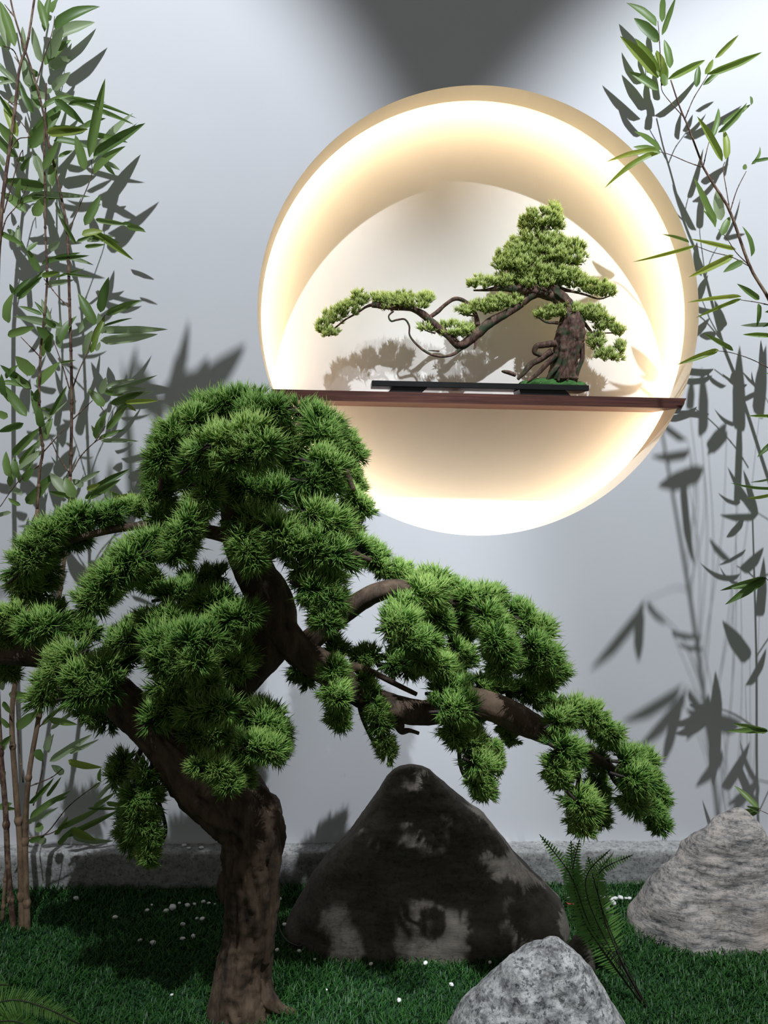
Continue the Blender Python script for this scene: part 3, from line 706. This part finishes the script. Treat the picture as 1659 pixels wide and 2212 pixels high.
# ------------------------------------------------------------------ bamboo
def leaf_mesh(kind, seed):
    """unit lanceolate leaf along +Y, half width 0.5, folded along its midrib"""
    r = random.Random(seed); n = 11; V = []; Fc = []
    bendz = (0.0, -.18, .16, -.32)[kind]; side = r.uniform(-.06, .06)
    for i in range(n + 1):
        t = i / n
        w = .46 * min(1, (t / .16) ** .5) * min(1, ((1 - t) / .42) ** .75)
        if t == 0: w = .05
        zz = bendz * t * t; xx = side * math.sin(math.pi * t)
        V += [(xx - w, t, zz + w * .16), (xx, t, zz), (xx + w, t, zz + w * .16)]
    for i in range(n):
        a = i * 3
        Fc += [(a, a + 1, a + 4, a + 3), (a + 1, a + 2, a + 5, a + 4)]
    mb = MB(); mb.add(V, Fc); return mb.mesh('leaf')
LEAVES = {(tn, kd): leaf_mesh(kd, kd * 7 + tn) for tn in range(3) for kd in range(4)}
for (tn, kd), me in LEAVES.items(): me.materials.append(M_LEAF[tn])
def add_leaf(parent, base, tip, width, tone, kind=None, roll=None):
    b, t = Vector(base), Vector(tip); y = (t - b); L = y.length; y.normalize()
    ref = Vector((0, -1, 0)) if roll is None else Vector(roll)
    x = y.cross(ref)
    if x.length < 1e-4: x = Vector((1, 0, 0))
    x.normalize(); z = x.cross(y)
    a = random.uniform(-.55, .55)
    x2 = x * math.cos(a) + z * math.sin(a); z2 = -x * math.sin(a) + z * math.cos(a)
    if kind is None: kind = random.choice((0, 1, 1, 2, 3))
    o = bpy.data.objects.new('leaf', LEAVES[(tone, kind)]); COL.objects.link(o)
    o.parent = parent
    w = width / max(math.cos(a), .6)
    M = Matrix(((x2.x * w, y.x * L, z2.x * L, b.x), (x2.y * w, y.y * L, z2.y * L, b.y), (x2.z * w, y.z * L, z2.z * L, b.z), (0, 0, 0, 1)))
    far = max((M @ v.co).y for v in LEAVES[(tone, kind)].vertices)
    if far > -.006: M = Matrix.Translation((0, -.006 - far, 0)) @ M      # keep every leaf in front of the wall
    M = Matrix.Translation(-parent.location) @ M
    o.matrix_local = M
    return o
def y_left(py): return -.10 - .20 * min(max(py / 2010.0, 0), 1)
def y_right(px, py): return -.075 - .13 * min(max((px - 1440) / 300.0, 0), 1)
def stem(parent, lst, r0, r1, yf, mat, name='stem', seg=9):
    mb = MB(); n = len(lst)
    P = [at(x, y, yf(x, y)) for x, y in lst]; R = [(r0 + (r1 - r0) * i / max(n - 1, 1)) for i in range(n)]
    tube(mb, P, R, seg, n * 5)
    P = catmull(np.array(P), n * 5)                       # swollen nodes
    for i in range(3, len(P) - 3, 6):
        q = P[i]; d = P[i + 1] - P[i]; d /= np.linalg.norm(d); rr = R[min(int(i / 5), n - 1)]
        tube(mb, [q - d * rr * 1.4, q, q + d * rr * 1.4], [rr * 1.02, rr * 1.35, rr * 1.02], seg, 5, cap=False)
    return link(name, mb.mesh(name), mat, parent)
bl_ = on_ground(45, 2008)
bam = thing('bamboo_plant', 'tall leafy artificial bamboo with slender brown stems at the left edge', 'plant', (bl_[0], bl_[1], 0))
yl = lambda x, y: y_left(y)
stem(bam, [(60, 2020), (56, 1900), (55, 1800), (62, 1680), (82, 1560), (118, 1360), (140, 1200), (150, 1100), (152, 1030)], .0095, .005, yl, M_CANE, 'cane')
stem(bam, [(152, 1035), (155, 860), (150, 640), (145, 500), (132, 425), (118, 360), (103, 300), (95, 250), (78, 180), (55, 110), (30, 30), (15, -40)], .0048, .0026, yl, M_STEM)
stem(bam, [(48, 2020), (44, 1830), (34, 1700), (26, 1540), (45, 1400), (70, 1250), (80, 1100)], .0105, .005, yl, M_CANE, 'cane')
stem(bam, [(80, 1100), (86, 1015), (93, 973), (87, 930), (85, 850), (88, 760), (95, 690), (102, 600), (98, 500), (97, 400), (95, 340), (100, 180)], .0046, .0026, yl, M_STEM)
stem(bam, [(32, 2030), (18, 1880), (12, 1750), (-5, 1500), (-10, 1000), (-5, 600), (0, 510), (4, 450), (13, 375), (21, 320), (33, 230), (42, 148), (59, 95), (74, 0), (84, -60)], .009, .0028, yl, M_STEM)
stem(bam, [(5, 1990), (12, 1900), (18, 1850)], .006, .005, yl, M_CANE, 'cane')
for lst in ([(148, 500), (155, 484), (178, 430), (198, 378), (197, 345)], [(79, 180), (93, 130), (105, 95), (115, 60), (118, 35)], [(44, 145), (30, 110), (5, 98)], [(21, 325), (40, 300), (63, 292), (32, 245)],
            [(155, 845), (172, 797), (190, 760), (203, 715), (228, 680)], [(155, 1020), (175, 985), (205, 955), (225, 945)], [(158, 905), (200, 865)], [(150, 1022), (128, 990), (108, 945)], [(95, 975), (140, 925)],
            [(150, 840), (135, 790), (115, 735)], [(88, 772), (45, 728)], [(5, 500), (15, 470), (40, 440), (60, 400)], [(150, 665), (125, 640), (95, 602)], [(60, 1815), (100, 1800), (150, 1740), (215, 1690)], [(85, 1570), (110, 1545)],
            [(72, 1740), (92, 1660), (88, 1620)], [(50, 1690), (40, 1600), (35, 1510)], [(60, 1810), (110, 1800), (150, 1775)], [(92, 1000), (40, 1040), (0, 1095)], [(30, 35), (10, 10)], [(33, 230), (10, 210)], [(60, 1700), (110, 1680), (135, 1660)], [(8, 460), (45, 330), (50, 345)], [(200, 850), (225, 890)], [(205, 955), (228, 920)]):
    stem(bam, lst, .0022, .0012, yl, M_STEM, 'branch', 6)
S = 4.74
LA = [(150,475,0,10,90),(60,485,-60,350,60),(475,300,390,-60,75),(540,130,560,-80,105),(560,290,950,-20,120),(500,600,670,290,110,1),(500,690,725,570,90,1),(430,640,330,270,80,1),(250,560,230,250,50,1),(300,900,250,560,90,1),(340,880,230,690,90,1),(160,850,-60,620,60,1),(140,840,-40,850,40,1),(540,920,710,740,80,1),(440,1110,715,915,60),(340,1160,190,870,70),(220,990,80,1030,60,1),(560,1020,850,1250,85),(700,1070,1050,1020,50),(740,1060,1380,1280,42),(310,1520,620,1120,110),(190,1520,-20,1250,100),(180,1400,20,980,90,2),(140,1200,0,940,40),(915,1610,1075,850,92),(870,1740,770,1380,95),(960,1600,1490,1260,105),(960,1780,1240,1460,95),(1060,1660,1230,1730,50,1),(480,1355,870,1330,85,2),(960,1390,1310,1460,65),(870,1340,530,1300,65),(870,1300,1065,1190,60),(450,1740,615,1465,80),(600,1610,750,1530,40),(540,1910,545,1590,90),(440,1780,340,1550,95,1),(220,1750,300,1610,50),(0,1760,-60,1600,60),(40,1700,0,1560,40,1),(480,1000,300,930,80,1),(520,950,480,900,70,1)]
LB = [(470,210,-10,140,110),(265,470,-20,180,90),(340,500,510,300,95),(220,370,520,270,60),(200,330,170,130,70),(300,290,960,370,70,1),(870,600,1030,290,88),(980,540,1300,600,50),(1300,610,1490,645,60),(920,640,1360,940,70,2),(880,740,1120,700,85,1),(870,820,1060,800,40),(780,790,660,520,50),(-10,680,280,850,60),(280,860,390,770,60),(400,1080,270,850,70),(430,1000,830,880,60),(560,940,900,920,50),(430,1120,640,1090,60,2),(640,1090,940,1130,25),(170,1330,440,1120,60),(150,1300,310,1130,50),(150,1310,90,1190,40),(90,1600,60,1290,115),(430,1520,190,1410,45),(80,1730,370,1640,85),(640,1650,150,1560,85,1),(570,1640,450,1560,60),(540,1780,370,1640,100),(490,1900,540,1700,80),(620,1800,730,1490,92),(970,1620,800,1270,98),(1030,1490,1100,1130,95),(1090,1510,1450,1360,78),(1090,1520,1380,1395,55),(1030,1780,1620,1715,92,1),(940,1800,1080,1530,60,2),(1060,1640,1360,1550,25),(880,1790,950,1680,60,1),(840,700,1050,640,80,2),(500,850,620,760,70,1)]
LC = [(870,220,920,0,70,1),(930,200,1010,0,50,2),(440,240,500,20,70),(350,420,150,240,120),(320,570,0,340,85),(380,540,620,290,105),(620,300,760,280,25),(40,640,10,420,60),(270,850,40,550,98),(80,860,-60,800,80),(240,920,-20,1010,70),(510,840,690,550,50),(370,700,390,560,60),(430,960,390,770,88),(520,870,390,780,40,1),(460,1090,530,860,60),(130,1250,400,970,85),(200,1340,380,1100,50),(110,1470,30,1200,95),(240,1510,320,1400,85),(200,1400,440,1180,85,1),(1060,750,920,550,88),(1030,620,1100,450,80,1),(1110,570,1600,460,48,1),(1150,620,1480,540,65,1),(1130,720,1480,600,75),(1280,710,1650,700,55,2),(1300,720,1390,800,40,2),(1090,980,1300,760,70),(1040,970,1080,790,50),(980,1080,1050,800,75),(1010,1090,1270,970,50),(760,1680,660,1470,115),(850,1570,740,1490,70,1),(870,1690,1240,1490,78),(890,1600,1050,1540,60,2),(1050,1560,1160,1690,50,1),(690,1660,510,1610,60),(1160,1690,1400,1640,40,2),(780,1800,700,1660,90),(270,1740,490,1550,105),(210,1760,70,1690,50),(230,1650,60,1560,60,1),(310,560,130,420,70),(180,1480,130,1260,80),(60,460,160,320,60)]
LD = [(90,280,310,300,85),(30,360,130,470,80),(170,630,410,450,105),(100,620,0,530,60),(510,540,830,575,78),(430,600,640,390,50),(510,970,950,690,85,1),(470,860,520,680,70,1),(700,960,1000,1055,78,2),(650,1100,520,1000,70,1),(700,880,990,770,50,1),(370,850,430,970,80),(310,1550,660,1280,68),(300,1400,550,1170,58),(480,1330,620,1140,40),(590,1650,1060,1450,68),(900,1450,1250,1460,30),(960,1430,1180,1300,50),(1090,1390,1280,1430,60),(730,1660,990,1780,78,2),(560,1720,700,1560,50),(420,1690,380,1590,85),(300,1790,460,1740,60),(600,1820,720,1690,60),(20,860,60,780,60),(-10,1440,130,1400,60),(-20,200,60,60,60),(10,800,120,700,60),(-30,1200,60,1080,70),(1030,1180,1010,1060,50)]
def leaf_list(parent, lst, s, ox, oy, yfun, extra=0.0):
    for q in lst:
        tone = q[5] if len(q) > 5 else 0
        bx, by, tx, ty = ox + q[0] / s, oy + q[1] / s, ox + q[2] / s, oy + q[3] / s
        Y = yfun(bx, by) + random.uniform(-.018, .018) + (.03 if tone == 1 else 0)
        Y = min(Y, -.04)
        b = at(bx, by, Y); dy = random.uniform(-.03, .02); t = at(tx, ty, min(Y + dy, -.012))
        add_leaf(parent, b, t, q[4] / s * m_per_px(Y) * 1.0, tone)
        if extra and random.random() < extra:
            j = np.array([random.uniform(-.03, .03), 0, random.uniform(-.03, .03)]); Y2 = min(Y + random.uniform(.02, .06), -.035)
            sw = np.array([random.uniform(-.05, .05), 0, random.uniform(-.05, .05)])
            b2 = at(bx, by, Y2) + j; t2 = at(tx, ty, min(Y2 + .01, -.02)) + j + sw
            add_leaf(parent, b2, t2, q[4] / s * m_per_px(Y) * .95, 1 if random.random() < .5 else 0)
for lst, oy in ((LA, 0), (LB, 360), (LC, 720), (LD, 1440)): leaf_list(bam, lst, S, 0, oy, yl, .5)
# the crown of this bamboo arches forward above the picture; its big leaves throw the shadows beside the pine
def toward(px, py, lp, dist):
    w = at(px, py, 0.0); d = np.array(lp) - w; return w + d * (dist / -d[1] * 1.0)
cr = [toward(300, 1085, L1_POS, .88), toward(345, 900, L1_POS, .88), toward(365, 830, L1_POS, .88), toward(380, 770, L1_POS, .88)]
mb = MB(); tube(mb, [(-1.36, -.92, 0), (-1.34, -.92, 1.4), (-1.24, -.92, 2.3), cr[0], cr[1], cr[2], cr[3]], [.008, .007, .005, .004, .0035, .003, .002], 8, 90)
link('stem', mb.mesh('stem'), M_STEM, bam)
for bx, by, tx, ty, w in ((350, 880, 408, 690, 26), (345, 905, 300, 780, 44), (268, 860, 296, 745, 14), (390, 860, 532, 742, 34), (350, 870, 440, 800, 50), (400, 900, 450, 770, 30), (330, 1060, 345, 880, 24), (300, 1090, 335, 930, 22), (280, 1090, 262, 770, 14), (215, 1080, 190, 975, 14), (230, 1090, 240, 990, 12), (310, 1080, 318, 970, 10), (420, 880, 470, 830, 50)):
    add_leaf(bam, toward(bx, by, L1_POS, .88), toward(tx, ty, L1_POS, .85), w * m_per_px(0) * .9, 0, 0)

rb = at(1880, 2000, -.42)
bam2 = thing('bamboo_plant', 'leafy artificial bamboo leaning in over the round opening from the right edge', 'plant', (1.62, -.30, 0))
yr = y_right
stem(bam2, [(1449, 173), (1469, 234), (1480, 258), (1508, 331), (1519, 361), (1536, 390), (1547, 407), (1577, 457), (1620, 576), (1659, 643), (1720, 770), (1780, 950), (1830, 1200), (1850, 1500), (1860, 1950)][::-1], .0065, .0022, yr, M_STEM)
for lst in ([(1480, 256), (1458, 232), (1432, 200), (1428, 180)], [(1430, 185), (1424, 80), (1421, 45)], [(1480, 256), (1497, 215), (1515, 185), (1530, 160)], [(1516, 361), (1485, 350), (1450, 335), (1425, 328)], [(1577, 457), (1570, 415), (1562, 365), (1566, 350)], [(1519, 360), (1528, 320), (1534, 300)],
            [(1620, 575), (1590, 545), (1570, 515), (1552, 495)], [(1620, 576), (1580, 555), (1540, 545), (1500, 530)], [(1665, 660), (1635, 653), (1600, 648)], [(1690, 820), (1660, 795), (1620, 775), (1580, 762), (1550, 758)], [(1577, 457), (1592, 410), (1612, 370)], [(1700, 905), (1680, 900), (1659, 898)], [(1720, 1060), (1690, 1050), (1659, 1050)]):
    stem(bam2, lst, .0019, .0011, yr, M_STEM, 'branch', 6)
LE = [(540,260,280,-20,100),(600,220,600,-60,65),(600,350,720,-10,55),(555,400,330,160,105),(680,680,640,370,80),(560,780,330,380,105,2),(540,760,180,360,105,2),(620,780,540,480,95,2),(610,850,640,600,85,2),(560,900,285,690,85),(620,860,640,700,80),(660,790,1090,570,70,2),(945,870,970,630,60),(1030,740,1130,580,60,2),(1130,580,1340,355,50,2),(1010,850,1240,650,50),(1050,740,1600,520,68,2),(1080,1390,1230,1030,65),(1160,1320,1500,1030,60),(1200,1250,1490,1040,60),(1490,1050,1500,920,30),(1200,1610,950,1160,72,2),(1235,1590,1245,1260,80,2),(580,1500,320,1310,85),(580,1530,330,1440,80),(560,1510,70,1560,60,2),(560,1540,60,1730,62,2),(1490,1640,1659,1450,40),(1500,1620,1700,1600,40),(1410,1690,1440,1640,50),(560,420,470,250,70)]
LF = [(1130,560,850,100,100),(1120,540,1000,380,40),(1190,490,1150,170,90,1),(870,710,630,615,35),(930,740,360,905,36,2),(1335,780,915,675,45,2),(1310,840,805,1075,75,2),(1410,900,1210,1010,70),(1490,850,1490,540,75),(1570,1280,1370,1125,60),(1560,1320,1570,1555,55),(1390,1250,890,1285,45,2),(1390,1275,960,1440,40,2),(1310,1790,980,1630,55),(1680,1530,1400,1535,45,1),(1680,1640,1440,1630,50,2),(1200,640,1280,430,70)]
LG = [(860,90,400,250,78,2),(1540,900,1240,900,45,2),(1540,1220,1350,1380,60),(1540,1650,1250,1710,30,1),(1540,1770,1100,1790,40),(1520,1850,1230,1945,50,2)]
leaf_list(bam2, LE, 4.62, 1300, 0, yr); leaf_list(bam2, LF, 4.62, 1300, 370, yr); leaf_list(bam2, LG, 5.672, 1400, 740, yr)
# the rest of this plant stands just outside the picture; its shadow falls on the wall in view
def free_culm(parent, pts, r0, nb, seed):
    r = random.Random(seed); C = catmull(np.array(pts), 60)
    mb = MB(); tube(mb, pts, [r0 * (1 - .6 * i / (len(pts) - 1)) for i in range(len(pts))], 9, 60)
    link('stem', mb.mesh('stem'), M_STEM, parent)
    for b in range(nb):
        i = int(8 + 50 * b / nb); p = C[i]; az = r.uniform(-2.6, 2.6) + (math.pi / 2 if b % 2 else -math.pi / 2)
        l = r.uniform(.10, .22); e = p + np.array([math.cos(az) * l, min(.08, math.sin(az) * l * .5), l * r.uniform(.5, 1.1)])
        e[1] = min(e[1], -.06)
        mb = MB(); tube(mb, [p, (p + e) / 2 + np.array([0, 0, .01]), e], [.002, .0016, .001], 6, 8); link('branch', mb.mesh('branch'), M_STEM, parent)
        for q in range(r.randint(3, 5)):
            a2 = az + r.uniform(-1.3, 1.3); ll = r.uniform(.09, .16)
            t = e + np.array([math.cos(a2) * ll, math.sin(a2) * ll * .6, r.uniform(-.10, .10)]); t[1] = min(t[1], -.05)
            add_leaf(parent, e, t, r.uniform(.016, .026), 0)
def px_of(p):
    d = np.asarray(p) - CAM; z = d @ FWD
    return W_PX / 2 + F_PX * (d @ RIGHT) / z, H_PX / 2 - F_PX * (d @ UP) / z
culm = [(1.58, -.74, 0), (1.49, -.73, .8), (1.40, -.72, 1.5), (1.30, -.71, 2.1), (1.17, -.70, 2.7)]
CC = catmull(np.array(culm), 80)
mb = MB(); tube(mb, culm, [.008, .007, .006, .005, .003], 9, 80); link('stem', mb.mesh('stem'), M_STEM, bam2)
SH = [(1600,930,1598,745,24),(1640,900,1655,745,22),(1590,1090,1598,850,13),(1515,940,1515,792,16),(1490,885,1495,812,13),(1530,970,1570,912,18),(1520,1010,1420,1050,20),(1490,970,1405,985,26),(1485,950,1425,905,28),(1480,1010,1500,1220,12),(1570,930,1527,982,16),
      (1392,1298,1272,1448,12),(1386,1300,1380,1430,15),(1400,1300,1440,1350,11),(1450,1362,1520,1375,8),(1470,1480,1340,1560,18),(1480,1490,1372,1620,20),(1470,1500,1432,1650,16),(1490,1490,1540,1560,18),(1530,1500,1482,1600,22),(1545,1450,1540,1700,22),(1600,1560,1480,1532,20),(1560,1700,1620,1602,18),(1520,1400,1462,1390,16),
      (1580,1210,1532,1162,20),(1600,1230,1650,1182,20),(1640,1330,1650,1202,18),(1560,1620,1502,1700,20),(1600,1650,1640,1740,22),(1620,1420,1560,1340,20),(1610,1480,1655,1400,20)]
for bx, by, tx, ty, w in SH:
    dist = .25
    while dist < 1.5:
        b, t = toward(bx, by, L2_POS, dist), toward(tx, ty, L2_POS, dist)
        if all(px_of(p)[0] > 1680 or px_of(p)[1] < -25 for p in (b, t)): break
        dist += .03
    add_leaf(bam2, b, t, w * m_per_px(0) * 1.2, 0, 0)
    k_ = int(np.argmin(np.linalg.norm(CC - (b - np.array([0, 0, .12])), axis=1))); c_ = CC[k_]
    mb = MB(); tube(mb, [c_, (b + c_) / 2 + np.array([.02, 0, .02]), b], [.0012, .001, .0007], 6, 10); link('branch', mb.mesh('branch'), M_STEM, bam2)
free_culm(bam2, [(1.70, -.30, 0), (1.66, -.28, .9), (1.58, -.25, 1.7), (1.54, -.24, 2.4)], .0075, 8, 4)
free_culm(bam2, [(1.60, -.26, 0), (1.50, -.24, .6), (1.46, -.22, 1.2), (1.42, -.20, 1.7)], .006, 6, 8)

# ------------------------------------------------------------------ ferns
def frond(parent, lst, start, hw, Y0, Y1, mat_s=M_STEM):
    """lst: pixel path from foot to tip; leaflets from fraction 'start'; hw half width (px)"""
    n = 70
    P = catmull(np.array([at(x, y, Y0 + (Y1 - Y0) * i / (len(lst) - 1)) for i, (x, y) in enumerate(lst)]), n)
    mb = MB(); tube(mb, P[::6].tolist() + [P[-1]], [.0014] * len(P[::6]) + [.0008], 6, n)
    leaf = MB(); m = m_per_px(Y0)
    ks = np.arange(int(start * n), n - 1)
    for k_ in ks:
        u = (k_ - ks[0]) / max(len(ks) - 1, 1)
        w = 1.75 * hw * m * (min(1, .35 + u * 4) * (1 - u ** 2.2) ** .8 + .08)
        T = P[min(k_ + 1, n - 1)] - P[k_ - 1]; T /= np.linalg.norm(T)
        side = np.cross(T, np.array([0, -1, 0.])); side /= np.linalg.norm(side)
        step = np.linalg.norm(P[1] - P[0]) * 1.0
        for s in (-1, 1):
            d = side * s + T * .35 + np.array([0, rng.uniform(-.25, .25), -.12]); d /= np.linalg.norm(d)
            b = P[k_] + T * (0.3 * step if s > 0 else 0); h = T * max(step * .55, .0028)
            V = [b - h * .5, b + h * .5, b + d * w * .55 + h * .62, b + d * w * .55 - h * .62, b + d * w]
            leaf.add(V, [(0, 1, 2, 3), (3, 2, 4)])
    fr = link('frond', leaf.mesh('frond', False), M_FERN, parent)
    link('stalk', mb.mesh('stalk'), M_TWIG, fr)
fb = on_ground(1415, 2205)
fern = thing('fern_plant', 'upright green artificial fern with long dark stalks behind the speckled granite rock', 'fern', (fb[0], fb[1], 0))
YF, YT = -.70, -.60
for lst, st, hw in (([(1415, 2208), (1340, 2090), (1275, 2000), (1232, 1890), (1165, 1802)], .50, 15), ([(1415, 2208), (1340, 2080), (1280, 1985), (1240, 1890), (1233, 1815)], .42, 24), ([(1415, 2208), (1350, 2090), (1310, 2000), (1288, 1920), (1270, 1850)], .45, 26),
                    ([(1415, 2208), (1350, 2080), (1303, 1970), (1290, 1910), (1304, 1876), (1368, 1846)], .60, 13), ([(1415, 2208), (1345, 2085), (1292, 1960), (1284, 1900), (1325, 1842)], .62, 12), ([(1415, 2208), (1330, 2090), (1262, 1990), (1238, 1890), (1252, 1812)], .45, 20), ([(1415, 2208), (1335, 2080), (1276, 1960), (1268, 1890), (1318, 1835)], .60, 10), ([(1415, 2208), (1320, 2080), (1256, 1985), (1244, 1930), (1246, 1880)], .35, 18)):
    frond(fern, lst, st, hw, YF, YT + rng.uniform(-.03, .04))
f2 = on_ground(-40, 2230)
fern2 = thing('fern_plant', 'low green artificial fern fronds poking in at the bottom left corner', 'fern', (f2[0], f2[1], 0))
for lst, hw in (([(-70, 2240), (-30, 2180), (30, 2160), (100, 2178), (172, 2212)], 22), ([(-70, 2240), (-30, 2215), (20, 2205), (60, 2216), (95, 2240)], 20), ([(-70, 2240), (-50, 2170), (-10, 2130), (20, 2128)], 14)):
    frond(fern2, lst, .15, hw, -.79, -.77)
